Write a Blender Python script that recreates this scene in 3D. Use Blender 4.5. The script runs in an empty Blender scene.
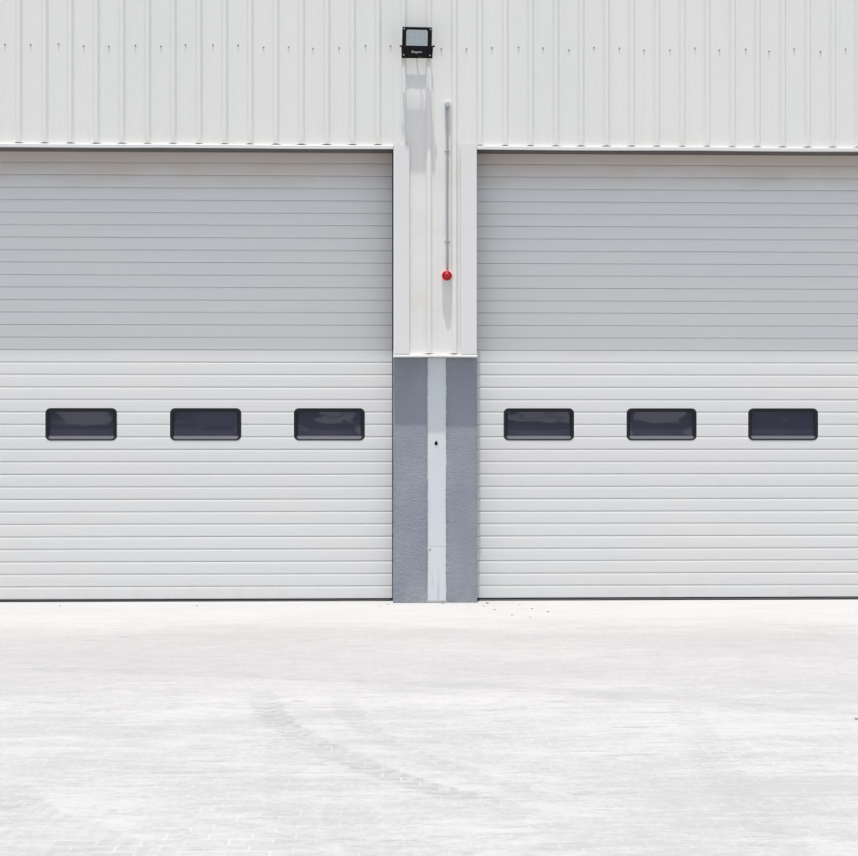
import bpy, bmesh, math, random
from mathutils import Vector, Matrix
random.seed(7)
S = bpy.context.scene
COL = S.collection
R = math.radians

# ------------------------------------------------------------------ camera numbers
F = 1550.0            # focal length in photo pixels (858 wide)
DIST = 17.2           # camera to cladding plane
CAMH = 1.95
YAW = R(1.7)          # turned slightly to the right
CX, CY = 429.0, 428.0
CAMX = 0.0
def W(px, py=428.0, Y=0.0):
    """photo pixel -> (x, z) on the real vertical plane y=Y"""
    u = (px - CX) / F; v = (CY - py) / F
    dx = u * math.cos(YAW) + math.sin(YAW); dy = math.cos(YAW) - u * math.sin(YAW)
    t = (Y + DIST) / dy
    return CAMX + t * dx, CAMH + t * v
def WX(px, Y=0.0): return W(px, 428.0, Y)[0]
def WZ(px, py, Y=0.0): return W(px, py, Y)[1]
def G(px, py):
    """photo pixel -> (x, y) on the ground"""
    u = (px - CX) / F; v = (CY - py) / F
    t = -CAMH / v
    return (CAMX + t * (u * math.cos(YAW) + math.sin(YAW)), -DIST + t * (math.cos(YAW) - u * math.sin(YAW)))

# sun: direction of travel
SUN_T = 7.0
SUN_AZ = 0.19
D1 = 0.28             # door leaf plane behind the cladding plane
D2 = 0.062            # render face of the pillar behind the cladding edge

# ------------------------------------------------------------------ helpers
def tag(o, label=None, cat=None, group=None, kind=None):
    if label: o['label'] = label
    if cat: o['category'] = cat
    if group: o['group'] = group
    if kind: o['kind'] = kind
    return o
def empty(name, loc, label, cat, group=None):
    o = bpy.data.objects.new(name, None); COL.objects.link(o); o.location = loc
    o.empty_display_size = 0.1
    return tag(o, label, cat, group)
def mk(name, bm, mat, parent=None, loc=(0, 0, 0), smooth=False, rot=None):
    """verts are given in WORLD-like coordinates relative to loc of this object"""
    bmesh.ops.recalc_face_normals(bm, faces=bm.faces) if getattr(bm, 'is_closed_hint', True) is None else None
    me = bpy.data.meshes.new(name); bm.to_mesh(me); bm.free()
    if smooth:
        for p in me.polygons: p.use_smooth = True
    o = bpy.data.objects.new(name, me); COL.objects.link(o)
    for m in (mat if isinstance(mat, (list, tuple)) else [mat]): me.materials.append(m)
    o.location = loc
    if rot: o.rotation_euler = rot
    if parent: o.parent = parent
    return o
def box(bm, x0, x1, y0, y1, z0, z1, bev=0.0, seg=1, mi=0):
    r = bmesh.ops.create_cube(bm, size=1.0)
    vs = r['verts']
    for v in vs:
        v.co = Vector((x0 if v.co.x < 0 else x1, y0 if v.co.y < 0 else y1, z0 if v.co.z < 0 else z1))
    fs = list({f for v in vs for f in v.link_faces})
    for f in fs: f.material_index = mi
    if bev > 0:
        es = list({e for v in vs for e in v.link_edges})
        bmesh.ops.bevel(bm, geom=es, offset=bev, segments=seg, affect='EDGES', profile=0.5)
    return vs
def lathe(bm, prof, n=32, mat=Matrix.Identity(4), cap=True):
    """prof: (radius, height) along +Z, transformed by mat"""
    rings = []
    for r, h in prof:
        if r < 1e-6: rings.append([bm.verts.new(mat @ Vector((0, 0, h)))])
        else: rings.append([bm.verts.new(mat @ Vector((r * math.cos(2 * math.pi * i / n), r * math.sin(2 * math.pi * i / n), h))) for i in range(n)])
    for a, b in zip(rings, rings[1:]):
        for i in range(n):
            j = (i + 1) % n
            if len(a) == 1 and len(b) == 1: continue
            if len(a) == 1: bm.faces.new((a[0], b[j], b[i]))
            elif len(b) == 1: bm.faces.new((a[i], a[j], b[0]))
            else: bm.faces.new((a[i], a[j], b[j], b[i]))
def tube(bm, pts, rad, n=10):
    pts = [Vector(p) for p in pts]
    rings = []
    up = Vector((1, 0, 0.01)).normalized()
    for i, p in enumerate(pts):
        d = (pts[min(i + 1, len(pts) - 1)] - pts[max(i - 1, 0)]).normalized()
        s = d.cross(up)
        if s.length < 1e-3: s = d.cross(Vector((0, 1, 0)))
        s.normalize(); t = s.cross(d).normalized()
        rings.append([bm.verts.new(p + rad * (math.cos(2 * math.pi * k / n) * s + math.sin(2 * math.pi * k / n) * t)) for k in range(n)])
    for a, b in zip(rings, rings[1:]):
        for k in range(n):
            j = (k + 1) % n
            bm.faces.new((a[k], a[j], b[j], b[k]))
    bm.faces.new(rings[0][::-1]); bm.faces.new(rings[-1])
def fix(bm): bmesh.ops.recalc_face_normals(bm, faces=bm.faces[:]); return bm
TOY = Matrix.Rotation(R(90), 4, 'X')      # +Z of a lathe profile -> -Y (towards the viewer)
def at(x, y, z): return Matrix.Translation((x, y, z))

# ------------------------------------------------------------------ materials
def new_mat(name):
    m = bpy.data.materials.new(name); m.use_nodes = True
    nt = m.node_tree; b = nt.nodes['Principled BSDF']
    return m, nt, b
def N(nt, t, **kw):
    n = nt.nodes.new(t)
    for k, v in kw.items(): setattr(n, k, v)
    return n
def L(nt, a, b): nt.links.new(a, b)
def math_(nt, op, a, b=None, c=None, clamp=False):
    n = nt.nodes.new('ShaderNodeMath'); n.operation = op; n.use_clamp = clamp
    for i, v in enumerate((a, b, c)):
        if v is None: continue
        if isinstance(v, (int, float)): n.inputs[i].default_value = v
        else: nt.links.new(v, n.inputs[i])
    return n.outputs[0]
def mapped(nt, scale, kind='Object'):
    tc = N(nt, 'ShaderNodeTexCoord'); mp = N(nt, 'ShaderNodeMapping')
    mp.inputs['Scale'].default_value = scale
    L(nt, tc.outputs[kind], mp.inputs['Vector']); return mp.outputs[0]
def noise(nt, vec, scale, detail=4, rough=.55, dist=0):
    n = N(nt, 'ShaderNodeTexNoise'); n.inputs['Scale'].default_value = scale
    n.inputs['Detail'].default_value = detail; n.inputs['Roughness'].default_value = rough
    n.inputs['Distortion'].default_value = dist
    L(nt, vec, n.inputs['Vector']); return n.outputs['Fac']
def smooth(nt, v, a, b, lo=0., hi=1.):
    n = N(nt, 'ShaderNodeMapRange'); n.interpolation_type = 'SMOOTHSTEP'
    n.inputs['From Min'].default_value = a; n.inputs['From Max'].default_value = b
    n.inputs['To Min'].default_value = lo; n.inputs['To Max'].default_value = hi
    L(nt, v, n.inputs['Value']); return n.outputs[0]
def mixc(nt, f, a, b, mode='MIX'):
    n = N(nt, 'ShaderNodeMix'); n.data_type = 'RGBA'; n.blend_type = mode
    if isinstance(f, (int, float)): n.inputs[0].default_value = f
    else: L(nt, f, n.inputs[0])
    for i, v in ((6, a), (7, b)):
        if isinstance(v, tuple): n.inputs[i].default_value = (*v, 1)
        else: L(nt, v, n.inputs[i])
    return n.outputs[2]
def bump(nt, b, h, strength, dist):
    n = N(nt, 'ShaderNodeBump'); n.inputs['Strength'].default_value = strength; n.inputs['Distance'].default_value = dist
    L(nt, h, n.inputs['Height']); L(nt, n.outputs[0], b.inputs['Normal'])
def plain(name, col, rough=.5, metal=0., spec=.5, var=.06, vs=8.0):
    m, nt, b = new_mat(name)
    v = mapped(nt, (1, 1, 1)); n = noise(nt, v, vs)
    c = mixc(nt, n, tuple(x * (1 - var) for x in col), tuple(min(1, x * (1 + var)) for x in col))
    L(nt, c, b.inputs['Base Color'])
    b.inputs['Roughness'].default_value = rough; b.inputs['Metallic'].default_value = metal
    b.inputs['Specular IOR Level'].default_value = spec
    return m

def mat_cladding():
    m, nt, b = new_mat('cladding_paint')
    v1 = mapped(nt, (1.3, 1, .25)); n1 = noise(nt, v1, 1.0, 5)             # large drifts of tint
    v2 = mapped(nt, (14, 1, .35)); n2 = noise(nt, v2, 1.0, 4)              # vertical streaks
    c = mixc(nt, smooth(nt, n1, .35, .65), (.79, .795, .758), (.805, .797, .755))
    c = mixc(nt, math_(nt, 'MULTIPLY', smooth(nt, n2, .5, .8), .28), c, (.69, .685, .65))
    tcs = N(nt, 'ShaderNodeTexCoord'); sxs = N(nt, 'ShaderNodeSeparateXYZ'); L(nt, tcs.outputs['Object'], sxs.inputs[0])
    wn = N(nt, 'ShaderNodeTexWhiteNoise'); wn.noise_dimensions = '1D'
    L(nt, math_(nt, 'FLOOR', math_(nt, 'DIVIDE', math_(nt, 'ADD', sxs.outputs['X'], 20.02), 1.13)), wn.inputs['W'])
    c = mixc(nt, math_(nt, 'MULTIPLY', wn.outputs['Value'], .5), c, (.755, .765, .725))
    # grime just above the drip flashing: thin, patchy, warm
    tc = N(nt, 'ShaderNodeTexCoord'); sx = N(nt, 'ShaderNodeSeparateXYZ'); L(nt, tc.outputs['Object'], sx.inputs[0])
    g = smooth(nt, sx.outputs['Z'], 5.4, 5.05)
    g = math_(nt, 'MULTIPLY', g, smooth(nt, noise(nt, mapped(nt, (1.1, 1, 2)), 1.3, 4), .42, .7))
    c = mixc(nt, math_(nt, 'MULTIPLY', g, .28), c, (.68, .62, .55))
    n3 = noise(nt, mapped(nt, (1, 1, 1)), 55, 3)
    c = mixc(nt, math_(nt, 'MULTIPLY', smooth(nt, n3, .70, .76), .35), c, (.45, .42, .38))
    L(nt, c, b.inputs['Base Color'])
    L(nt, smooth(nt, n2, .3, .7, .42, .58), b.inputs['Roughness'])
    b.inputs['Specular IOR Level'].default_value = .35
    bump(nt, b, noise(nt, mapped(nt, (3, 1, .8)), 1.6, 3), .25, .004)
    return m
def mat_door():
    m, nt, b = new_mat('door_paint')
    n1 = noise(nt, mapped(nt, (.5, 1, 1.4)), 1.1, 4)
    n2 = noise(nt, mapped(nt, (.7, 1, 30)), 1.0, 3)
    c = mixc(nt, smooth(nt, n1, .35, .65), (.750, .760, .736), (.768, .766, .736))
    c = mixc(nt, math_(nt, 'MULTIPLY', smooth(nt, n2, .45, .75), .25), c, (.69, .69, .69))
    tc = N(nt, 'ShaderNodeTexCoord'); sx = N(nt, 'ShaderNodeSeparateXYZ'); L(nt, tc.outputs['Object'], sx.inputs[0])
    wn = N(nt, 'ShaderNodeTexWhiteNoise'); wn.noise_dimensions = '1D'
    L(nt, math_(nt, 'FLOOR', math_(nt, 'DIVIDE', math_(nt, 'SUBTRACT', sx.outputs['Z'], .0335), .5604)), wn.inputs['W'])
    c = mixc(nt, math_(nt, 'MULTIPLY', wn.outputs['Value'], .4), c, (.715, .72, .71))
    # brown shade falloff under the lintel painted into the topmost slats; dirt splash at the foot
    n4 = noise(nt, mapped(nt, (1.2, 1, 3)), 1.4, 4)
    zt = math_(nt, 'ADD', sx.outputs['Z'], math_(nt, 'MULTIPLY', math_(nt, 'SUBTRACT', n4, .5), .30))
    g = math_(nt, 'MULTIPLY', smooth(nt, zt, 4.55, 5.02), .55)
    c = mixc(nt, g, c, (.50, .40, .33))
    n5 = noise(nt, mapped(nt, (3, 1, 3)), 2.2, 5)
    g2 = math_(nt, 'MULTIPLY', smooth(nt, sx.outputs['Z'], .35, .03), smooth(nt, n5, .45, .75))
    c = mixc(nt, math_(nt, 'MULTIPLY', g2, .16), c, (.52, .49, .44))
    n6 = noise(nt, mapped(nt, (1, 1, 1)), 40, 3)
    c = mixc(nt, math_(nt, 'MULTIPLY', smooth(nt, n6, .72, .78), .3), c, (.42, .40, .37))
    L(nt, c, b.inputs['Base Color'])
    b.inputs['Roughness'].default_value = .5; b.inputs['Specular IOR Level'].default_value = .3
    bump(nt, b, noise(nt, mapped(nt, (.8, 1, 60)), 1.0, 3), .12, .002)
    return m
def mat_stucco():
    m, nt, b = new_mat('grey_render')
    n1 = noise(nt, mapped(nt, (1, 1, .6)), 3, 5)
    c = mixc(nt, smooth(nt, n1, .3, .7), (.255, .282, .325), (.30, .328, .37))
    n2 = noise(nt, mapped(nt, (1, 1, 1)), 60, 2)
    c = mixc(nt, math_(nt, 'MULTIPLY', smooth(nt, n2, .58, .72), .35), c, (.45, .48, .52))
    tc = N(nt, 'ShaderNodeTexCoord'); sx = N(nt, 'ShaderNodeSeparateXYZ'); L(nt, tc.outputs['Object'], sx.inputs[0])
    g = math_(nt, 'MULTIPLY', smooth(nt, sx.outputs['Z'], .22, .0), smooth(nt, n1, .35, .6))
    c = mixc(nt, math_(nt, 'MULTIPLY', g, .4), c, (.48, .47, .44))
    L(nt, c, b.inputs['Base Color']); b.inputs['Roughness'].default_value = .75
    nb = noise(nt, mapped(nt, (1, 1, 1.25)), 58, 3, .6)
    bump(nt, b, nb, 1.0, .010)
    return m
def mat_strip():
    m, nt, b = new_mat('strip_paint')
    n1 = noise(nt, mapped(nt, (2, 1, .7)), 2, 4)
    c = mixc(nt, smooth(nt, n1, .35, .65), (.66, .72, .735), (.69, .735, .73))
    n2 = noise(nt, mapped(nt, (20, 1, 2.5)), 1.5, 5)
    tc = N(nt, 'ShaderNodeTexCoord'); sx = N(nt, 'ShaderNodeSeparateXYZ'); L(nt, tc.outputs['Object'], sx.inputs[0])
    g = math_(nt, 'MULTIPLY', smooth(nt, sx.outputs['Z'], .6, .1), smooth(nt, n2, .55, .68))
    c = mixc(nt, math_(nt, 'MULTIPLY', g, .55), c, (.40, .45, .52))
    L(nt, c, b.inputs['Base Color']); b.inputs['Roughness'].default_value = .45
    bump(nt, b, noise(nt, mapped(nt, (8, 1, 1)), 3, 3), .2, .003)
    return m

def circ3(p):
    (ax, ay), (bx, by), (cx, cy) = p
    d = 2 * (ax * (by - cy) + bx * (cy - ay) + cx * (ay - by))
    ux = ((ax**2 + ay**2) * (by - cy) + (bx**2 + by**2) * (cy - ay) + (cx**2 + cy**2) * (ay - by)) / d
    uy = ((ax**2 + ay**2) * (cx - bx) + (bx**2 + by**2) * (ax - cx) + (cx**2 + cy**2) * (bx - ax)) / d
    return ux, uy, math.hypot(ax - ux, ay - uy)
def mat_ground():
    m, nt, b = new_mat('dusty_pavers')
    tc = N(nt, 'ShaderNodeTexCoord'); P = tc.outputs['Object']
    sx = N(nt, 'ShaderNodeSeparateXYZ'); L(nt, P, sx.inputs[0]); X, Y = sx.outputs['X'], sx.outputs['Y']
    base_l, base_d = GROUND_L, GROUND_D
    n1 = noise(nt, mapped(nt, (.22, .55, 1)), 1.0, 5, .6)
    n2 = noise(nt, mapped(nt, (.8, 2.2, 1)), 1.0, 6, .7, .3)
    n3 = noise(nt, mapped(nt, (5, 9, 1)), 1.0, 5, .75)
    n4 = noise(nt, mapped(nt, (22, 22, 1)), 1.0, 4, .8)
    f = math_(nt, 'ADD', math_(nt, 'ADD', math_(nt, 'MULTIPLY', n1, .26), math_(nt, 'MULTIPLY', n2, .28)), math_(nt, 'ADD', math_(nt, 'MULTIPLY', n3, .20), math_(nt, 'MULTIPLY', n4, .26)))
    c = mixc(nt, smooth(nt, f, .42, .58), base_d, base_l)
    # small dark scuffs, mostly sideways
    n7 = noise(nt, mapped(nt, (2.2, 12, 1)), 1.0, 6, .8, .6)
    c = mixc(nt, math_(nt, 'MULTIPLY', math_(nt, 'MULTIPLY', smooth(nt, n7, .53, .63), smooth(nt, n2, .40, .56)), .8), c, tuple(v * .84 for v in base_d))
    c = mixc(nt, math_(nt, 'MULTIPLY', smooth(nt, n7, .44, .34), .5), c, tuple(v * 1.06 for v in base_l))
    # cleaner, paler apron right under the doors
    ap = math_(nt, 'MULTIPLY', smooth(nt, Y, -2.6, -.9), .55)
    c = mixc(nt, ap, c, tuple(min(.9, v * 1.04) for v in base_l))
    # greyer belt a little in front of it
    belt = math_(nt, 'MULTIPLY', smooth(nt, Y, -6.2, -4.6), smooth(nt, Y, -1.8, -3.0))
    c = mixc(nt, math_(nt, 'MULTIPLY', math_(nt, 'MULTIPLY', belt, smooth(nt, n2, .4, .62)), .5), c, tuple(v * .9 for v in base_d))
    # pavers showing through the dust in patches
    br = N(nt, 'ShaderNodeTexBrick'); br.offset = .5
    br.inputs['Scale'].default_value = 1.0; br.inputs['Brick Width'].default_value = .205; br.inputs['Row Height'].default_value = .105
    br.inputs['Mortar Size'].default_value = .006; br.inputs['Mortar Smooth'].default_value = .2; br.inputs['Bias'].default_value = 0
    br.inputs['Color1'].default_value = (.2, .2, .2, 1); br.inputs['Color2'].default_value = (1, 1, 1, 1); br.inputs['Mortar'].default_value = (0, 0, 0, 1)
    wob = N(nt, 'ShaderNodeMix'); wob.data_type = 'VECTOR'; wob.inputs[0].default_value = .006
    ncol = N(nt, 'ShaderNodeTexNoise'); ncol.inputs['Scale'].default_value = 3; L(nt, P, ncol.inputs['Vector'])
    L(nt, P, wob.inputs[4]); L(nt, ncol.outputs['Color'], wob.inputs[5]); L(nt, wob.outputs[1], br.inputs['Vector'])
    patch = smooth(nt, noise(nt, mapped(nt, (.35, .5, 1)), 1.1, 4, .6), .47, .62)
    near = smooth(nt, Y, -5.0, -8.5)
    patch = math_(nt, 'MULTIPLY', patch, near)
    # tyre sweeps
    arcs = [
        ([(262, 695), (318, 746), (445, 792)], .125, 1.0, 0),
        ([(345, 705), (400, 748), (560, 800)], .11, .5, 0),
        ([(0, 790), (60, 826), (150, 858)], .17, .55, 0),
        ([(0, 826), (50, 848), (110, 880)], .14, .5, 0),
        ([(0, 668), (430, 684), (858, 716)], .16, .42, 1),
        ([(0, 730), (300, 741), (640, 736)], .11, .38, 1),
        ([(280, 748), (284, 790), (320, 900)], .12, .3, 0),
        ([(680, 700), (722, 770), (790, 860)], .13, .3, 0),
        ([(345, 812), (375, 850), (450, 900)], .15, .4, 0),
        ([(480, 612), (700, 640), (858, 668)], .12, .15, 1),
    ]
    tot = None
    nb = noise(nt, mapped(nt, (1.0, 1.6, 1)), 1.6, 5, .65)
    nb2 = noise(nt, mapped(nt, (1, 1, 1)), 2.2, 3, .6)
    for pts, w, st, kind in arcs:
        wp = [G(*p) for p in pts]
        ux, uy, rr = circ3(wp)
        dx = math_(nt, 'SUBTRACT', X, ux); dy = math_(nt, 'SUBTRACT', Y, uy)
        r = math_(nt, 'SQRT', math_(nt, 'ADD', math_(nt, 'MULTIPLY', dx, dx), math_(nt, 'MULTIPLY', dy, dy)))
        d = math_(nt, 'ABSOLUTE', math_(nt, 'SUBTRACT', r, rr))
        dn = math_(nt, 'ADD', d, math_(nt, 'MULTIPLY', math_(nt, 'SUBTRACT', nb, .5), .18)); dn = math_(nt, 'ADD', dn, math_(nt, 'MULTIPLY', math_(nt, 'SUBTRACT', n3, .5), .16))
        mask = smooth(nt, dn, w + .01, w - .04)
        # tread: chevrons along the arc length
        s = math_(nt, 'MULTIPLY', math_(nt, 'ARCTAN2', dy, dx), rr)
        ch = math_(nt, 'SINE', math_(nt, 'ADD', math_(nt, 'MULTIPLY', math_(nt, 'ADD', s, math_(nt, 'MULTIPLY', d, 1.0)), 42.0 if kind == 0 else 24.0), math_(nt, 'MULTIPLY', nb2, 9.0)))
        ch = smooth(nt, ch, -.5, .5, .5, 1.0)
        # arc ends: fade away from the middle point
        mx, my = wp[1]; ext = .62 * math.hypot(wp[2][0] - wp[0][0], wp[2][1] - wp[0][1])
        ex = math_(nt, 'SUBTRACT', X, mx); ey = math_(nt, 'SUBTRACT', Y, my)
        e = math_(nt, 'SQRT', math_(nt, 'ADD', math_(nt, 'MULTIPLY', ex, ex), math_(nt, 'MULTIPLY', ey, ey)))
        fade = smooth(nt, e, ext * 1.15, ext * .7)
        mk_ = math_(nt, 'MULTIPLY', math_(nt, 'MULTIPLY', mask, ch), math_(nt, 'MULTIPLY', fade, st))
        tot = mk_ if tot is None else math_(nt, 'MAXIMUM', tot, mk_)
    tot = math_(nt, 'MULTIPLY', tot, math_(nt, 'MULTIPLY', smooth(nt, nb, .36, .56, .35, 1.0), smooth(nt, n3, .36, .54, .6, 1.0)))
    c = mixc(nt, math_(nt, 'MULTIPLY', tot, .68), c, TYRE)
    # joints: pale dust-filled in stained parts, each paver a touch different
    show = math_(nt, 'MAXIMUM', math_(nt, 'MULTIPLY', tot, near), math_(nt, 'MAXIMUM', math_(nt, 'MULTIPLY', patch, .8), math_(nt, 'MULTIPLY', near, .30)))
    brickv = math_(nt, 'MULTIPLY', show, .22)
    c = mixc(nt, brickv, c, mixc(nt, br.outputs['Color'], tuple(v * .72 for v in base_d), base_d))
    c = mixc(nt, math_(nt, 'MULTIPLY', math_(nt, 'MULTIPLY', math_(nt, 'MULTIPLY', br.outputs['Fac'], smooth(nt, n3, .38, .54)), show), .9), c, tuple(min(.92, v * 1.08) for v in base_l))
    # specks of dirt
    n6 = noise(nt, mapped(nt, (1, 1, 1)), 16, 3, .6)
    c = mixc(nt, math_(nt, 'MULTIPLY', smooth(nt, n6, .755, .79), .5), c, (.28, .27, .25))
    L(nt, c, b.inputs['Base Color']); b.inputs['Roughness'].default_value = .85; b.inputs['Specular IOR Level'].default_value = .2
    bump(nt, b, n3, .12, .01)
    return m
GROUND_L = (.402, .405, .400); GROUND_D = (.318, .321, .317); TYRE = (.235, .238, .235)

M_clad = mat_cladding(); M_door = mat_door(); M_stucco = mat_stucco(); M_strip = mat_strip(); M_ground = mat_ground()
M_flash = plain('white_flashing', (.76, .76, .735), .55, spec=.25, var=.03, vs=3)
M_soffit = plain('shaded_board', (.10, .095, .09), .7, var=.1)
M_core = plain('dark_backing', (.07, .068, .065), .8)
M_rubber = plain('black_rubber', (.010, .010, .011), .7, spec=.2)
M_seal = plain('grey_seal', (.075, .078, .08), .6)
M_black = plain('black_plastic', (.018, .019, .024), .45, spec=.3)
M_sill = plain('pale_glazing_bead', (.115, .115, .13), .7, spec=.12)
M_lampblack = plain('black_powder_coat', (.007, .007, .008), .5, spec=.18)
M_steel = plain('galvanised_steel', (.50, .52, .54), .38, metal=.55)
M_cap = plain('pale_grey_cap', (.62, .65, .68), .4)
M_pipe = plain('grey_conduit', (.42, .44, .46), .42, metal=.3)
M_bolt = plain('zinc_bolt', (.45, .45, .45), .4, metal=.6)
M_screw = plain('weathered_screw', (.34, .33, .32), .5, metal=.2)
M_red = plain('red_plastic', (.52, .012, .020), .3, spec=.5, var=.04)
M_darkred = plain('dark_red_plastic', (.30, .006, .010), .35)
M_white = plain('white_plastic', (.80, .78, .76), .45)
M_print = plain('white_print', (.50, .50, .50), .6)
M_cable = plain('cable_sheath', (.03, .03, .03), .5)
M_mortar = plain('rough_mortar', (.42, .42, .40), .9, var=.25, vs=40)
def mat_pane():
    m, nt, b = new_mat('smoked_acrylic')
    n = noise(nt, mapped(nt, (1, 1, 2)), 2.2, 3)
    c = mixc(nt, n, (.044, .047, .072), (.064, .066, .092)); L(nt, c, b.inputs['Base Color'])
    b.inputs['Roughness'].default_value = .035; b.inputs['Specular IOR Level'].default_value = .62
    b.inputs['Coat Weight'].default_value = 0
    oi = N(nt, 'ShaderNodeObjectInfo'); tc = N(nt, 'ShaderNodeTexCoord'); va = N(nt, 'ShaderNodeVectorMath'); va.operation = 'ADD'
    L(nt, oi.outputs['Location'], va.inputs[0]); L(nt, tc.outputs['Object'], va.inputs[1])
    mp = N(nt, 'ShaderNodeMapping'); mp.inputs['Scale'].default_value = (1.3, 1, 2.4); L(nt, va.outputs[0], mp.inputs[0])
    bump(nt, b, noise(nt, mp.outputs[0], 1.4, 1.6, .35, .2), .45, .010)
    return m
M_pane = mat_pane()
def mat_ledglass():
    m, nt, b = new_mat('frosted_led_glass')
    n = noise(nt, mapped(nt, (1, 1, 1)), 12, 2)
    c = mixc(nt, n, (.44, .50, .52), (.50, .55, .57)); L(nt, c, b.inputs['Base Color'])
    b.inputs['Roughness'].default_value = .12; b.inputs['Specular IOR Level'].default_value = .5
    return m
M_led = mat_ledglass()
M_ledchip = plain('led_reflector', (.36, .40, .42), .3)
M_refl_dark = plain('reflection_dark', (.05, .052, .075), .9, var=.4, vs=.05)

M_refl_pale = plain('reflection_pale', (.42, .43, .45), .8)
# ------------------------------------------------------------------ ground
bm = bmesh.new()
xs = [-220, -60, -15, -6, 0, 6, 15, 60, 220]; ys = [-320, -80, -30, -18, -10, -5, -1, 0.5, 8, 60]
g = [[bm.verts.new((x, y, 0)) for x in xs] for y in ys]
for j in range(len(ys) - 1):
    for i in range(len(xs) - 1): bm.faces.new((g[j][i], g[j][i + 1], g[j + 1][i + 1], g[j + 1][i]))
tag(mk('ground', bm, M_ground), 'dusty white paved yard with faint grey tyre marks', 'ground', kind='structure')
# invented boxes behind the camera, added only to be mirrored in the panes
bm = bmesh.new()
rf = random.Random(3); x = -34.0
while x < 34:
    w_ = rf.uniform(1.6, 3.6); k = rf.random()
    if k < .35: box(bm, x, x + w_, -56, -50, -.1, rf.uniform(1.3, 2.3), mi=1 if rf.random() < .5 else 0); box(bm, x + .4, x + w_ * .45, -49.99, -49.93, rf.uniform(.9, 1.2), rf.uniform(1.4, 1.7))                       # low box
    elif k < .7:                                                                                # slab on posts
        zc = rf.uniform(2.15, 2.55); box(bm, x, x + w_, -55, -50, zc, zc + rf.uniform(.16, .3))
        box(bm, x + .1, x + .22, -50.3, -50.18, -.1, zc); box(bm, x + w_ - .22, x + w_ - .1, -50.3, -50.18, -.1, zc)
        box(bm, x + .5, x + w_ * .6, -54, -51, -.1, rf.uniform(1.3, 1.7))
    x += w_ + rf.uniform(.8, 3.0)
tag(mk('reflection_boxes', fix(bm), [M_refl_dark, M_refl_pale]), 'unseen boxes and slabs added behind the camera for the pane reflections', 'stand_ins', kind='structure')

# ------------------------------------------------------------------ main dimensions
BX0, BX1 = WX(393.4), WX(476.6)                    # edges of the clad column
Z_LIN = (WZ(390, 149.0, -.03) + WZ(480, 149.2, -.03)) / 2         # underside of the drip flashing
Z_BOX = WZ(435, 357.4, -.03)                       # underside of the clad column
Z_TOP = 8.2
RIB_P = (WX(832) - WX(18.4)) / 32.0
RIB_X0 = WX(403.4)
DW = 5.56                                          # door width
XL0 = BX0 - DW; XR1 = BX1 + DW
ENDW = 2.4                                         # clad wall beyond each door
RD = .035                                          # rib depth

wall = empty('cladding_wall', ((BX0 + BX1) / 2, 0, Z_BOX), 'white ribbed metal cladding above both doors and down between them', 'wall')
WL = Vector(wall.location)
def wmk(name, bm, mat, **k):
    for v in bm.verts: v.co -= WL
    # keep textures in metres from the wall origin: object coords are offset, so shift back with a child offset
    o = mk(name, bm, mat, wall, **k)
    return o
# textures of the wall use Object coordinates; store the meshes un-shifted instead
def wmk(name, bm, mat, parent=None, smooth=False):
    o = mk(name, bm, mat, None, (0, 0, 0), smooth)
    p = parent or wall
    o.parent = p
    o.matrix_parent_inverse = Matrix.Translation(Vector(WL)).inverted() if p is wall else Matrix.Identity(4)
    return o

def rib_profile(xa, xb):
    """list of (x, y, isrib) across the sheet between xa and xb"""
    pts = []
    k0 = math.floor((xa - RIB_X0) / RIB_P) - 1; k1 = math.ceil((xb - RIB_X0) / RIB_P) + 1
    top, base = .018, .041
    for k in range(k0, k1 + 1):
        c = RIB_X0 + k * RIB_P
        jit = random.uniform(-.0015, .0015)
        pts += [(c - base + jit, 0, 0), (c - top + jit, -RD, 1), (c + top + jit, -RD, 1), (c + base + jit, 0, 0)]
        for q in (.36, .64):                        # shallow stiffening creases in the pan
            m = c + RIB_P * q
            pts += [(m - .011, 0, 0), (m - .007, -.0016, 0), (m + .007, -.0016, 0), (m + .011, 0, 0)]
    out = [p for p in pts if xa < p[0] < xb]
    # clip ends
    def yat(x):
        for a, b2 in zip(pts, pts[1:]):
            if a[0] <= x <= b2[0]:
                t = (x - a[0]) / max(1e-9, b2[0] - a[0]); return a[1] + (b2[1] - a[1]) * t
        return 0
    return [(xa, yat(xa), 0)] + out + [(xb, yat(xb), 0)]
def sheet(bm, xa, xb, z0, z1, nz=14):
    pr = rib_profile(xa, xb)
    zs = [z0 + (z1 - z0) * j / nz for j in range(nz + 1)]
    rows = []
    for j, z in enumerate(zs):
        row = []
        for i, (x, y, ir) in enumerate(pr):
            zz = z
            if j == 0:
                nearrib = ir or (0 < i < len(pr) - 1 and (pr[i - 1][2] or pr[i + 1][2]))
                zz = z + (.009 if nearrib else -.004)
            row.append(bm.verts.new((x, y + .0012 * math.sin(x * 1.7 + z * 1.1), zz)))
        rows.append(row)
    for a, b2 in zip(rows, rows[1:]):
        for i in range(len(a) - 1): bm.faces.new((a[i], a[i + 1], b2[i + 1], b2[i]))
LIP = .043
bm = bmesh.new()
sheet(bm, XL0 - ENDW, XL0 - .0, .12, Z_TOP)
wmk('ribbed_sheet', bm, M_clad)
bm = bmesh.new(); sheet(bm, XL0 + .0005, BX0 + .0, Z_LIN + LIP, Z_TOP); wmk('ribbed_sheet', bm, M_clad)
bm = bmesh.new(); sheet(bm, BX0 + .0005, BX1, Z_BOX + .034, Z_TOP); wmk('ribbed_sheet', bm, M_clad)
bm = bmesh.new(); sheet(bm, BX1 + .0005, XR1, Z_LIN + LIP, Z_TOP); wmk('ribbed_sheet', bm, M_clad)
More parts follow.
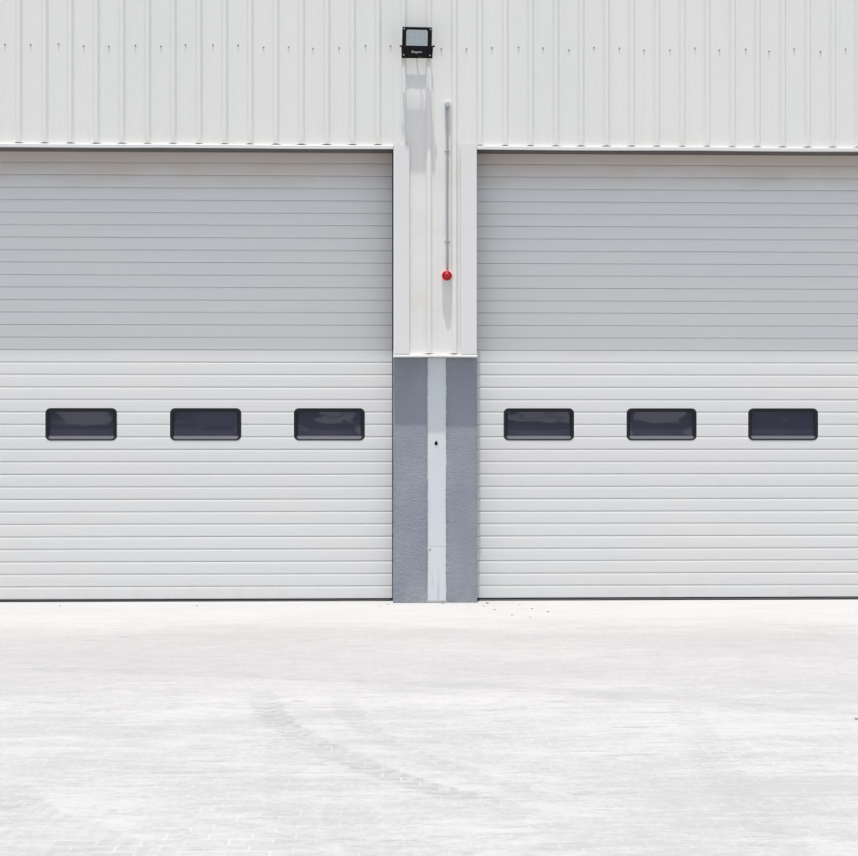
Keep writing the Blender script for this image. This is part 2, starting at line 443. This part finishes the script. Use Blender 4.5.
bm = bmesh.new(); sheet(bm, XR1 + .0005, XR1 + ENDW, .12, Z_TOP); wmk('ribbed_sheet', bm, M_clad)

# backing (lintel beams behind the sheets), leaves the doors free to slide behind
for xa, xb in ((XL0 - .3, BX0 - .001), (BX1 + .001, XR1 + .3)):
    bm = bmesh.new(); box(bm, xa, xb, .012, D1 - .016, Z_LIN + .004, Z_TOP - .02)
    wmk('lintel_beam', bm, M_soffit)
bm = bmesh.new(); box(bm, BX0 + .0045, BX1 - .004, .012, D1 + .1, Z_BOX + .006, Z_TOP - .02); wmk('column_core', bm, M_soffit)
for xa, xb in ((XL0 - ENDW, XL0 - .301), (XR1 + .301, XR1 + ENDW)):
    bm = bmesh.new(); box(bm, xa, xb, .012, D1 + .1, 0, Z_TOP - .02); wmk('backing_panel', bm, M_core)
for xa, xb in ((XL0 - .3, XL0 - .02), (XR1 + .02, XR1 + .3)):
    bm = bmesh.new(); box(bm, xa, xb, .012, D1 - .02, 0, Z_LIN + .002); wmk('door_jamb', bm, M_flash)
# building behind so that no light leaks round the leaves
bm = bmesh.new()
box(bm, XL0 - ENDW, XR1 + ENDW, D1 + .5, 12, 0, Z_TOP - .1)
wmk('building_body', bm, M_core)
bm = bmesh.new(); box(bm, XL0 - ENDW, XR1 + ENDW, -.06, 12, Z_TOP, Z_TOP + .12); wmk('roof_capping', bm, M_flash)

# drip flashings over the doors: little folded lip
def lip(xa, xb, z, name, h=LIP, yf=-.041):
    bm = bmesh.new()
    n = max(2, int((xb - xa) / .35))
    prof = [(.012, h + .05), (.010, h + .001), (-.004, h + .001), (yf + .005, h - .004), (yf, h - .009), (yf, .003), (yf + .003, 0), (yf + .010, 0), (yf + .010, .004), (.011, .004)]
    rows = []
    for i in range(n + 1):
        x = xa + (xb - xa) * i / n
        dz = .0022 * math.sin(x * 2.3) + random.uniform(-.0008, .0008); dy = random.uniform(-.0006, .0006)
        rows.append([bm.verts.new((x, y + (dy if y < 0 else 0), z + zz + dz)) for y, zz in prof])
    for a, b2 in zip(rows, rows[1:]):
        for i in range(len(prof) - 1): bm.faces.new((a[i], a[i + 1], b2[i + 1], b2[i]))
    bm.faces.new(rows[0][::-1]); bm.faces.new(rows[-1])
    return wmk(name, fix(bm), M_flash)
o = lip(XL0 - .3, BX0 - .003, Z_LIN, 'drip_flashing')
o = lip(BX1 + .003, XR1 + .3, Z_LIN, 'drip_flashing')
o = lip(BX0 - .002, BX1 + .004, Z_BOX, 'base_flashing', h=.030, yf=-.046)
# corner flashings of the clad column: face + return into the reveal
CW = WX(409.3) - WX(393.4)
zt = Z_LIN + LIP + .006
def corner(xe, s):
    bm = bmesh.new()
    xi = xe + s * CW
    # L section with rounded nose, hemmed inner edge
    prof = [(xi, -.004), (xi, -.035), (xi - s * .004, -.0385), (xe + s * .004, -.0385), (xe + s * .001, -.0365), (xe, -.033), (xe, .03), (xe + s * .003, .03), (xe + s * .003, -.02), (xi - s * .004, -.02), (xi - s * .004, -.004)]
    z0 = Z_BOX + .035
    rows = [[bm.verts.new((x, y, z)) for x, y in prof] for z in (z0, zt)]
    k = len(prof)
    for i in range(k):
        j = (i + 1) % k; bm.faces.new((rows[0][i], rows[0][j], rows[1][j], rows[1][i]))
    bm.faces.new(rows[0][::-1]); bm.faces.new(rows[1])
    return wmk('corner_flashing', fix(bm), M_flash)
corner(BX0, 1); corner(BX1, -1)
# screws: one per pan along the girt line
def screw_bm(x, y, z):
    bm = bmesh.new(); a = at(x, y, z) @ TOY
    lathe(bm, [(.0, 0), (.0095, 0), (.0095, .0022), (.0055, .003)], 12, a)
    lathe(bm, [(.0055, .003), (.0055, .008), (.0048, .009), (0, .009)], 6, a)
    return fix(bm)
zs_row = (WZ(100, 45.2) + WZ(300, 46.6)) / 2
ks = [k for k in range(-17, 19)]
i = 0
for k in ks:
    x = RIB_X0 + (k + .5) * RIB_P + random.uniform(-.012, .012)
    if x < WX(-6) or x > WX(864): continue
    z = zs_row + random.uniform(-.018, .018)
    wmk('screw', screw_bm(x, -.001, z), M_screw)

# ------------------------------------------------------------------ pillar
PX0, PX1 = WX(393.2, D2), WX(477.2, D2)
SX0, SX1 = WX(427.6, D2), WX(446.0, D2)
pil = empty('pillar', ((PX0 + PX1) / 2, D2 + .08, 0), 'grey textured pillar with a pale strip, standing between the two doors', 'pillar')
def pmk(name, bm, mat, smooth=False):
    o = mk(name, bm, mat, None, (0, 0, 0), smooth); o.parent = pil
    o.matrix_parent_inverse = Matrix.Translation(Vector(pil.location)).inverted(); return o
def stucco(xa, xb, yf, rag_a, rag_b):
    bm = bmesh.new(); nz = 150; nx = 8
    z0, z1 = .0, Z_BOX + .02
    ph = random.uniform(0, 9)
    rows = []
    for j in range(nz + 1):
        z = z0 + (z1 - z0) * j / nz
        ja = rag_a * (random.uniform(-1, 1) * 1.2 + .5 * math.sin(z * 3.1 + ph) + .5 * math.sin(z * 7.7 + ph)); jb = rag_b * (random.uniform(-1, 1) * 1.2 + .5 * math.sin(z * 2.3 + ph * 2) + .5 * math.sin(z * 9.1 + ph))
        a, b2 = xa + ja, xb + jb
        row = [bm.verts.new((a, D1 - .0, z)), bm.verts.new((a, yf + .006, z))]
        for i in range(nx + 1):
            t = i / nx; x = a + .005 + (b2 - a - .010) * t
            row.append(bm.verts.new((x, yf + random.uniform(-.0008, .0008), z)))
        row += [bm.verts.new((b2, yf + .006, z)), bm.verts.new((b2, D1 - .0, z))]
        rows.append(row)
    for a, b2 in zip(rows, rows[1:]):
        for i in range(len(a) - 1): bm.faces.new((a[i], a[i + 1], b2[i + 1], b2[i]))
    bm.faces.new(rows[-1])
    return pmk('stucco_face', fix(bm), M_stucco, True)
stucco(PX0, SX0, D2, .0012, .0028)
stucco(SX1, PX1, D2 + .004, .0035, .0012)
bm = bmesh.new(); box(bm, PX0 + .01, PX1 - .01, D2 + .03, D1 + .1, 0, Z_BOX + .003); pmk('pillar_core', bm, M_mortar)
z_j = WZ(437, 546.5, D2); z_s0 = WZ(437, 600.3, D2)
bm = bmesh.new(); box(bm, SX0 - .01, SX1 + .01, D2 + .0125, D2 + .027, z_j + .002, Z_BOX + .003, .001); pmk('pale_strip', bm, M_strip)
bm = bmesh.new(); box(bm, SX0 - .01, SX1 + .01, D2 + .0115, D2 + .027, z_s0, z_j - .002, .001); pmk('pale_strip', bm, M_strip)
bm = bmesh.new()
box(bm, SX0 - .01, SX1 + .01, D2 - .004, D2 + .027, 0, z_s0 - .002, .003)
pmk('mortar_footing', bm, M_mortar)
# dark fixing hole with ragged rim, and a small chip lower down
hx, hz = W(436.2, 443.3, D2 + .012)
bm = bmesh.new()
def blob(bm, x, z, y, pts):
    c = [bm.verts.new((x + a, y, z + b2)) for a, b2 in pts]; d = [bm.verts.new((x + a * .8, y + .004, z + b2 * .8)) for a, b2 in pts]
    e = [bm.verts.new((x + a, y + .004, z + b2)) for a, b2 in pts]
    bm.faces.new(c)
    for i in range(len(c)):
        j = (i + 1) % len(c); bm.faces.new((c[i], c[j], e[j], e[i]))
blob(bm, hx, hz, D2 + .0085, [(-.019, -.006), (-.012, -.018), (.004, -.02), (.017, -.012), (.019, .004), (.010, .012), (.006, .024), (-.002, .030), (-.008, .018), (-.016, .010)])
pmk('keyhole_plate', fix(bm), M_rubber)
hx, hz = W(430.2, 549.8, D2 + .012)
bm = bmesh.new()
blob(bm, hx, hz, D2 + .0105, [(-.010, -.012), (.002, -.016), (.010, -.004), (.006, .012), (-.008, .014)])
pmk('paint_chip', fix(bm), M_stucco)

# ------------------------------------------------------------------ doors
ZB = WZ(390, 598.2, D1); ZT1 = WZ(390, 163.4, D1)
SP = (ZT1 - ZB) / 35.0                             # slat pitch
def slat_prof(z0, n, seam_top):
    """front profile of n slats from z0 upwards: list of (y, z); y is depth behind the leaf plane"""
    pts = []
    for k in range(n):
        a = z0 + k * SP; b2 = a + SP
        slot = .0080 if (k == n - 1 and seam_top) else .0066
        pts += [(.012, a), (.0012, a + .0005), (.0008, a + .004), (0, a + .012), (-.0006, a + SP * .5), (-.0004, b2 - .026), (.0002, b2 - .020), (.0017, b2 - slot), (.012, b2 - slot + .0004), (.012, b2)]
    return pts
def clip(pts, lo, hi):
    out = []
    for (ya, za), (yb, zb) in zip(pts, pts[1:]):
        if zb < lo or za > hi: continue
        if not out:
            t = 0 if za >= lo or zb == za else (lo - za) / (zb - za)
            out.append((ya + (yb - ya) * t, max(za, lo)))
        if zb <= hi: out.append((yb, zb))
        else:
            t = (hi - za) / (zb - za); out.append((ya + (yb - ya) * t, hi)); break
    return out
def extr(bm, pts, xa, xb, wob=0.0):
    n = max(1, int((xb - xa) / .25))
    rows = [[bm.verts.new((xa + (xb - xa) * i / n, D1 + y + wob * math.sin((xa + (xb - xa) * i / n) * 3 + 1), z)) for y, z in pts] for i in range(n + 1)]
    for a, b2 in zip(rows, rows[1:]):
        for i in range(len(pts) - 1): bm.faces.new((a[i], b2[i], b2[i + 1], a[i + 1]))
def rrect(w, h, r, n=7):
    out = []
    for cx, cz, a0 in ((w / 2 - r, h / 2 - r, 0), (-w / 2 + r, h / 2 - r, 90), (-w / 2 + r, -h / 2 + r, 180), (w / 2 - r, -h / 2 + r, 270)):
        for i in range(n + 1):
            a = R(a0 + 90 * i / n); out.append((cx + r * math.cos(a), cz + r * math.sin(a)))
    return out
def loft(bm, loops, close_last=False, sel=None):
    vs = [[bm.verts.new(p) for p in lp] for lp in loops]
    n = len(vs[0])
    for a, b2 in zip(vs, vs[1:]):
        for i in range(n):
            j = (i + 1) % n
            if sel and not sel(i): continue
            bm.faces.new((a[i], b2[i], b2[j], a[j]))
    if close_last: bm.faces.new(vs[-1])

WW, WH = .795, .362
def window(door, cx, cz, idx, label):
    w = empty('window', (cx, D1, cz), None, None); w.parent = door
    w.matrix_parent_inverse = Matrix.Translation(Vector(door.location)).inverted()
    if label: w['label'] = label
    def L3(wd, h, r, y, dz=0): return [(a, y, b2 + dz) for a, b2 in rrect(wd, h, r)]
    bm = bmesh.new()
    loft(bm, [L3(WW + .002, WH + .002, .058, .006), L3(WW + .002, WH + .002, .058, -.0015), L3(WW - .004, WH - .004, .055, -.0035),
              L3(WW - .032, WH - .032, .042, -.0035), L3(WW - .038, WH - .038, .040, -.001), L3(WW - .040, WH - .040, .039, .004)])
    fr = mk('frame', fix(bm), M_black, w, (0, 0, 0), False)
    # splayed reveal
    bm = bmesh.new()
    lp = [L3(WW - .040, WH - .040, .039, .004), L3(WW - .092, WH - .090, .018, .026, .004)]
    vs = [[bm.verts.new(p) for p in l] for l in lp]; n = len(vs[0])
    for i in range(n):
        j = (i + 1) % n
        bot = abs(lp[0][i][2] - lp[0][j][2]) < 1e-6 and lp[0][i][2] < 0
        mid = (lp[0][i][2] + lp[0][j][2]) / 2 < -WH / 2 + .042 and abs(lp[0][i][0] - lp[0][j][0]) > abs(lp[0][i][2] - lp[0][j][2]) * .8
        if bot or mid: continue
        bm.faces.new((vs[0][i], vs[1][i], vs[1][j], vs[0][j]))
    mk('reveal', fix(bm), M_black, w)
    bm = bmesh.new()
    vs = [[bm.verts.new(p) for p in l] for l in lp]
    for i in range(n):
        j = (i + 1) % n
        mid = (lp[0][i][2] + lp[0][j][2]) / 2 < -WH / 2 + .042 and abs(lp[0][i][0] - lp[0][j][0]) > abs(lp[0][i][2] - lp[0][j][2]) * .8
        if mid: bm.faces.new((vs[0][i], vs[1][i], vs[1][j], vs[0][j]))
    for v in [v for v in bm.verts if not v.link_faces]: bm.verts.remove(v)
    mk('sill', fix(bm), M_sill, w)
    # bowed pane
    bm = bmesh.new(); nx, nz = 40, 20; rnd = random.Random(idx * 11 + 5)
    a1, a2, a3 = rnd.uniform(-1, 1), rnd.uniform(-1, 1), rnd.uniform(0, 6)
    grid = []
    for j in range(nz + 1):
        row = []
        for i in range(nx + 1):
            u = i / nx * 2 - 1; v = j / nz * 2 - 1
            y = .0275 + .0035 * (1 - u * u) * (1 - v * v) * (.5 + .4 * a1) + .0006 * a2 * math.sin(3 * u + a3) * math.cos(2.2 * v)
            row.append(bm.verts.new((u * (WW - .088) / 2, y, v * (WH - .086) / 2 + .004)))
        grid.append(row)
    for j in range(nz):
        for i in range(nx): bm.faces.new((grid[j][i], grid[j][i + 1], grid[j + 1][i + 1], grid[j + 1][i]))
    mk('pane', bm, M_pane, w, (0, 0, 0), True)
    return w

def door(xa, xb, wins, label, base_idx):
    d = empty('sectional_door', ((xa + xb) / 2, D1, 0), label, 'garage door', 'white sectional doors')
    def dmk(name, bm, mat, smooth=False):
        o = mk(name, bm, mat, None, (0, 0, 0), smooth); o.parent = d
        o.matrix_parent_inverse = Matrix.Translation(Vector(d.location)).inverted(); return o
    x0, x1 = xa + .012, xb - .012
    for s in range(9):
        z0 = ZB + s * 4 * SP
        pts = slat_prof(z0, 4, True)
        bm = bmesh.new()
        wob = random.uniform(.0003, .0009)
        if s == 3:
            cz = z0 + 2 * SP; hw, hh_ = WW / 2 - .018, WH / 2 - .018
            xcur = x0
            for (wx, _) in wins:
                extr(bm, pts, xcur, wx - hw, wob)
                extr(bm, clip(pts, z0, cz - hh_), wx - hw, wx + hw, wob)
                extr(bm, clip(pts, cz + hh_, z0 + 4 * SP), wx - hw, wx + hw, wob)
                xcur = wx + hw
            extr(bm, pts, xcur, x1, wob)
        else:
            extr(bm, pts, x0, x1, wob)
        # back and edges of the section
        box(bm, x0 + .001, x1 - .001, D1 + .05, D1 + .056, z0, z0 + 4 * SP - .0005)
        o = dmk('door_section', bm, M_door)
    cz = ZB + 14 * SP
    for i, (wx, lb) in enumerate(wins): window(d, wx, cz, base_idx + i, lb)
    # rubber foot: black seal with pale aluminium carrier
    bm = bmesh.new()
    box(bm, x0, x1, D1 + .002, D1 + .04, .016, ZB - .0005)
    box(bm, x0, x1, D1 - .004, D1 + .03, .0005, .012, .002)
    dmk('bottom_seal', bm, M_rubber)
    bm = bmesh.new()
    n = 40
    rows = []
    for i in range(n + 1):
        x = x0 + .02 + (x1 - x0 - .04) * i / n; dz = .003 * math.sin(i * 1.3) * random.random()
        rows.append([bm.verts.new((x, D1 - .0065, .011 + dz)), bm.verts.new((x, D1 - .0045, .017 + dz)), bm.verts.new((x, D1 + .003, .019 + dz))])
    for a, b2 in zip(rows, rows[1:]):
        for i in range(2): bm.faces.new((a[i], b2[i], b2[i + 1], a[i + 1]))
    dmk('seal_carrier', bm, M_seal)
    # side seals in the guides
    for xs_, s_ in ((xa, 1), (xb, -1)):
        bm = bmesh.new()
        lo, hi = sorted((xs_ - s_ * .001, xs_ + s_ * .0125))
        box(bm, lo, hi, D1 - .010, D1 + .012, .0, Z_LIN + .2, .001)
        dmk('side_seal', bm, M_seal)
    return d
def wcx(pa, pb): return WX((pa + pb) / 2, D1)
wl = [wcx(45.6, 116.9), wcx(170.2, 241.2), wcx(294, 364.8)]
wr = [wcx(503.5, 574.2), wcx(626.6, 696.6), wcx(748.6, 817.6)]
pit = wl[2] - wl[1]
wl = [wl[0] - pit] + wl; wr = wr + [wr[2] + pit]
wl = [(x, None) for x in wl]; wr = [(x, None) for x in wr]
door(XL0, BX0, wl, 'white slatted sectional door with small dark windows, left of the grey pillar', 0)
door(BX1, XR1, wr, 'white slatted sectional door with small dark windows, right of the grey pillar and the red alarm', 10)

# ------------------------------------------------------------------ floodlight
FLX = (WX(401.8) + WX(431.6)) / 2
fz_top = WZ(417, 27.5, -.2); fz_bot = WZ(417, 56.5, -.1)
fcz = (fz_top + fz_bot) / 2
fl = empty('floodlight', (FLX, 0, fcz), 'black square floodlight tilted down on a bracket, high above the pillar', 'floodlight')
FH = .318; FW = .325; FT = .05
tilt = Matrix.Translation((0, -.160, 0)) @ Matrix.Rotation(R(17), 4, 'X') @ Matrix.Rotation(R(.8), 4, 'Y')
# local frame: front face looks to -Y; rotate about X so the top leans outwards
def fmk(name, bm, mat, parent=None, smooth=False, tl=True):
    if tl:
        for v in bm.verts: v.co = tilt @ v.co
    return mk(name, bm, mat, parent or fl, (0, 0, 0), smooth)
bm = bmesh.new()
box(bm, -FW / 2, FW / 2, -.012, .026, -FH / 2, FH / 2, .004, 2)
box(bm, -FW / 2 + .03, FW / 2 - .03, .026, .040, -FH / 2 + .03, FH / 2 - .03, .003)
housing = fmk('housing', bm, M_lampblack)
bm = bmesh.new()
for i in range(13):
    x = -FW / 2 + .04 + i * (FW - .08) / 12
    box(bm, x - .002, x + .002, .040, .062, -FH / 2 + .035, FH / 2 - .035)
fmk('cooling_fins', bm, M_lampblack, housing)
# bezel with opening
gx0, gx1 = -FW / 2 + .042, FW / 2 - .046; gz0, gz1 = -FH / 2 + .118, FH / 2 - .028
bm = bmesh.new()
Fy0, Fy1 = -.019, -.0125
box(bm, -FW / 2, gx0, Fy0, Fy1, -FH / 2, FH / 2, .0015); box(bm, gx1, FW / 2, Fy0, Fy1, -FH / 2, FH / 2, .0015)
box(bm, gx0 + .0005, gx1 - .0005, Fy0 + .0003, Fy1, -FH / 2, gz0, .001); box(bm, gx0 + .0005, gx1 - .0005, Fy0 + .0003, Fy1, gz1, FH / 2, .001)
# chamfered upper corners of the glass opening
for s in (-1, 1):
    xx = gx0 if s < 0 else gx1
    v = [bm.verts.new(p) for p in ((xx, Fy0 + .001, gz1), (xx - s * .014, Fy0 + .001, gz1), (xx, Fy0 + .001, gz1 - .016))]
    bm.faces.new(v if s < 0 else v[::-1])
fmk('bezel', fix(bm), M_lampblack)
bm = bmesh.new(); box(bm, gx0 + .0005, gx1 - .0005, -.0155, -.0128, gz0 + .0005, gz1 - .0005)
glass = fmk('glass', bm, M_led)
for i in range(4):
    for j in range(3):
        cx = gx0 + .035 + i * (gx1 - gx0 - .07) / 3; cz = gz0 + .03 + j * (gz1 - gz0 - .06) / 2
        bm = bmesh.new(); box(bm, cx - .007, cx + .007, -.0165, -.0155, cz - .005, cz + .005)
        fmk('led', bm, M_ledchip, glass)
for sx in (-1, 1):
    for sz in (-1, 1):
        bm = bmesh.new()
        lathe(bm, [(0, .0), (.0085, .0), (.0085, .002), (.006, .0035), (0, .0035)], 12, at(sx * (FW / 2 - .018), Fy0 + .0005, sz * (FH / 2 - .020)) @ TOY)
        fmk('corner_screw', fix(bm), M_bolt)
# lettering: small white script on the lower band
cu = bpy.data.curves.new('lettering', 'FONT'); cu.body = 'Bengyom'; cu.size = .033; cu.align_x = 'CENTER'; cu.extrude = .0004; cu.shear = .25; cu.offset = .0006
cu.space_character = .92
lo_ = bpy.data.objects.new('lettering', cu); COL.objects.link(lo_)
dg = bpy.context.evaluated_depsgraph_get(); me = bpy.data.meshes.new_from_object(lo_.evaluated_get(dg))
bpy.data.objects.remove(lo_)
bm = bmesh.new(); bm.from_mesh(me)
for v in bm.verts: v.co = Matrix.Translation((-.004, Fy0 - .0006, -FH / 2 + .044)) @ TOY @ v.co
fmk('lettering', bm, M_print)
# bracket: crossbar on the wall + two arms to the pivots
bz = -.035
bm = bmesh.new()
box(bm, -FW / 2 - .006, FW / 2 + .012, -RD - .012, -RD - .007, bz - .115, bz + .012, .001)
yoke = fmk('bracket', bm, M_lampblack, tl=False)
for s in (-1, 1):
    x = s * (FW / 2 + .009) + .003
    bm = bmesh.new()
    v = box(bm, x - .002, x + .002, -.172, -RD - .0075, bz - .055, bz - .022, 0)
    for q in v:
        if q.co.y < -.1: q.co.z += .022
    fmk('bracket_arm', bm, M_lampblack, tl=False)
    bm = bmesh.new()
    T = Matrix.Translation((x + s * .002, -.162, bz - .012)) @ Matrix.Rotation(R(90 * s), 4, 'Y')
    lathe(bm, [(0, -.014), (.006, -.014), (.006, .004), (.011, .004), (.011, .016), (.008, .019), (0, .019)], 10, T)
    fmk('pivot_bolt', fix(bm), M_lampblack, tl=False)
for s in (-1, 1):
    bm = bmesh.new(); lathe(bm, [(0, 0), (.010, 0), (.010, .005), (.006, .011), (0, .011)], 8, at(s * .09, -RD - .012, bz - .032) @ TOY)
    fmk('wall_bolt', fix(bm), M_bolt, tl=False)
# supply cable: leaves the back of the housing, loops and enters the wall
bm = bmesh.new()
pts = []
P0, P1, P2, P3 = Vector((.03, -.085, -.11)), Vector((.09, -.06, -.20)), Vector((-.02, -.035, -.12)), Vector((.005, .002, -.06))
for i in range(25):
    t = i / 24; pts.append((1 - t)**3 * P0 + 3 * (1 - t)**2 * t * P1 + 3 * (1 - t) * t * t * P2 + t**3 * P3)
tube(bm, pts, .0065, 8)
fmk('cable', fix(bm), M_cable, smooth=True, tl=False)

# ------------------------------------------------------------------ conduit
cxp = WX(447.3, -.02); zc1 = WZ(447, 105, -.02); zc0 = WZ(447, 270.5, -.02)
cd = empty('conduit', (cxp, 0, zc0), 'thin grey vertical conduit running up the cladding from the red alarm', 'pipe')
def cmk(name, bm, mat, smooth=True, parent=None):
    for v in bm.verts: v.co -= Vector(cd.location)
    return mk(name, bm, mat, parent or cd, (0, 0, 0), smooth)
bm = bmesh.new(); tube(bm, [(cxp + .0012 * math.sin(i * .9), -.021, zc0 + (zc1 - zc0) * i / 12) for i in range(13)], .0125, 14); cmk('pipe', fix(bm), M_pipe)
bm = bmesh.new(); lathe(bm, [(0, 0), (.031, 0), (.032, .036), (.028, .046), (.012, .049), (0, .049)], 24, at(cxp, -.001, zc1 + .018) @ TOY)
cap = cmk('end_box', fix(bm), M_cap, False)
bm = bmesh.new(); box(bm, cxp - .012, cxp - .002, -.0515, -.0488, zc1 + .012, zc1 + .016); lathe(bm, [(0, 0), (.004, 0), (.003, .003), (0, .003)], 8, at(cxp + .012, -.0485, zc1 + .026) @ TOY)
cmk('end_box_screw', fix(bm), M_bolt, False, cap)
bm = bmesh.new(); lathe(bm, [(.0125, 0), (.0175, 0), (.0175, .03), (.0125, .03)], 16, at(cxp, -.021, zc1 - .036)); cmk('coupling', fix(bm), M_steel, False)
for pz in (151.0, 241.3):
    z = WZ(447, pz)
    bm = bmesh.new()
    lathe(bm, [(.0126, -.008), (.0165, -.008), (.0165, .008), (.0126, .008)], 16, at(cxp, -.021, z))
    for s in (-1, 1):
        box(bm, cxp + s * .022 - .008, cxp + s * .022 + .008, -.005, -.0006, z - .008, z + .008, .001)
    cmk('pipe_clip', fix(bm), M_steel, False)

# ------------------------------------------------------------------ alarm
ax, az = W(446.9, 275.4, -.06)
al = empty('alarm_sounder', (ax, 0, az), 'small round red alarm on the white cladding above the pillar', 'alarm')
def amk(name, prof, mat, n=36, smooth=True, y=0., parent=None):
    bm = bmesh.new(); lathe(bm, prof, n, at(0, y, 0) @ TOY); return mk(name, fix(bm), mat, parent or al, (0, 0, 0), smooth)
amk('base', [(0, .001), (.050, .001), (.053, .006), (.053, .026), (.049, .030), (0, .030)], M_white, smooth=False)
body = amk('body', [(0, .0302), (.0535, .0302), (.0565, .034), (.0565, .050), (.054, .060), (.046, .068), (.040, .070), (.037, .066), (.034, .066), (.031, .074), (.024, .082), (.015, .084), (.012, .081), (0, .081)], M_red)
amk('grille', [(.0395, .0706), (.037, .0665), (.034, .0665), (.0325, .0705)], M_darkred, parent=body)
amk('lens', [(0, .0815), (.0115, .0815), (.009, .0865), (0, .088)], M_darkred, parent=body)

# ------------------------------------------------------------------ debris on the paving
def pebble(x, y, r, lb, name='pebble'):
    bm = bmesh.new(); bmesh.ops.create_icosphere(bm, subdivisions=2, radius=r)
    sx_, sy_ = random.uniform(.8, 1.6), random.uniform(.7, 1.2)
    for v in bm.verts:
        k = 1 + random.uniform(-.15, .15); v.co = Vector((v.co.x * sx_ * k, v.co.y * sy_ * k, v.co.z * .55 * k + r * .38))
    o = mk(name, bm, M_pebble, None, (x, y, 0), False)
    return tag(o, lb, 'pebble', 'loose pebbles on the paving')
M_pebble = plain('pebble_stone', (.26, .255, .25), .8, var=.3, vs=60)
peb = [(487.3, 603.5, .017), (484.0, 606.5, .010), (494.5, 610, .012), (519, 605, .008), (532, 609, .009), (548, 612, .010), (530, 617, .008), (512, 615, .008), (443, 603.9, .010),
       (380, 606.5, .008), (388, 604.5, .008), (856.5, 719.5, .014), (856, 611, .008), (60, 606, .008), (197, 606, .008)]
for px, py, r in peb:
    x, y = G(px, py); pebble(x, y, r, 'tiny grey pebble lying loose on the white paving')

# ------------------------------------------------------------------ light
d = Vector((SUN_AZ, 1.0, -SUN_T)).normalized()
sun = bpy.data.lights.new('sun', 'SUN'); sun.energy = 3.75; sun.angle = R(.53); sun.color = (1.0, .975, .95)
so = bpy.data.objects.new('sun', sun); COL.objects.link(so)
so.rotation_euler = d.to_track_quat('-Z', 'Y').to_euler()
w = bpy.data.worlds.new('World'); S.world = w; w.use_nodes = True
nt = w.node_tree; bg = nt.nodes['Background']
sky = nt.nodes.new('ShaderNodeTexSky'); sky.sky_type = 'NISHITA'; sky.sun_disc = False
to_sun = -d
sky.sun_elevation = math.asin(to_sun.z); sky.sun_rotation = math.atan2(to_sun.x, to_sun.y)
sky.air_density = 1.0; sky.dust_density = 5.0; sky.ozone_density = 1.0
nt.links.new(sky.outputs[0], bg.inputs[0]); bg.inputs[1].default_value = .115

cam = bpy.data.cameras.new('camera'); co = bpy.data.objects.new('camera', cam); COL.objects.link(co)
co.location = (CAMX, -DIST, CAMH); co.rotation_euler = (R(90), 0, -YAW)
cam.sensor_width = 36; cam.lens = F / 858 * 36; cam.clip_end = 2000; cam.clip_start = .1
S.camera = co
S.view_settings.view_transform = 'Standard'; S.view_settings.look = 'None'; S.view_settings.gamma = 1
S.view_settings.use_curve_mapping = False
S.view_settings.exposure = .33
S.cycles.max_bounces = 8; S.cycles.diffuse_bounces = 5
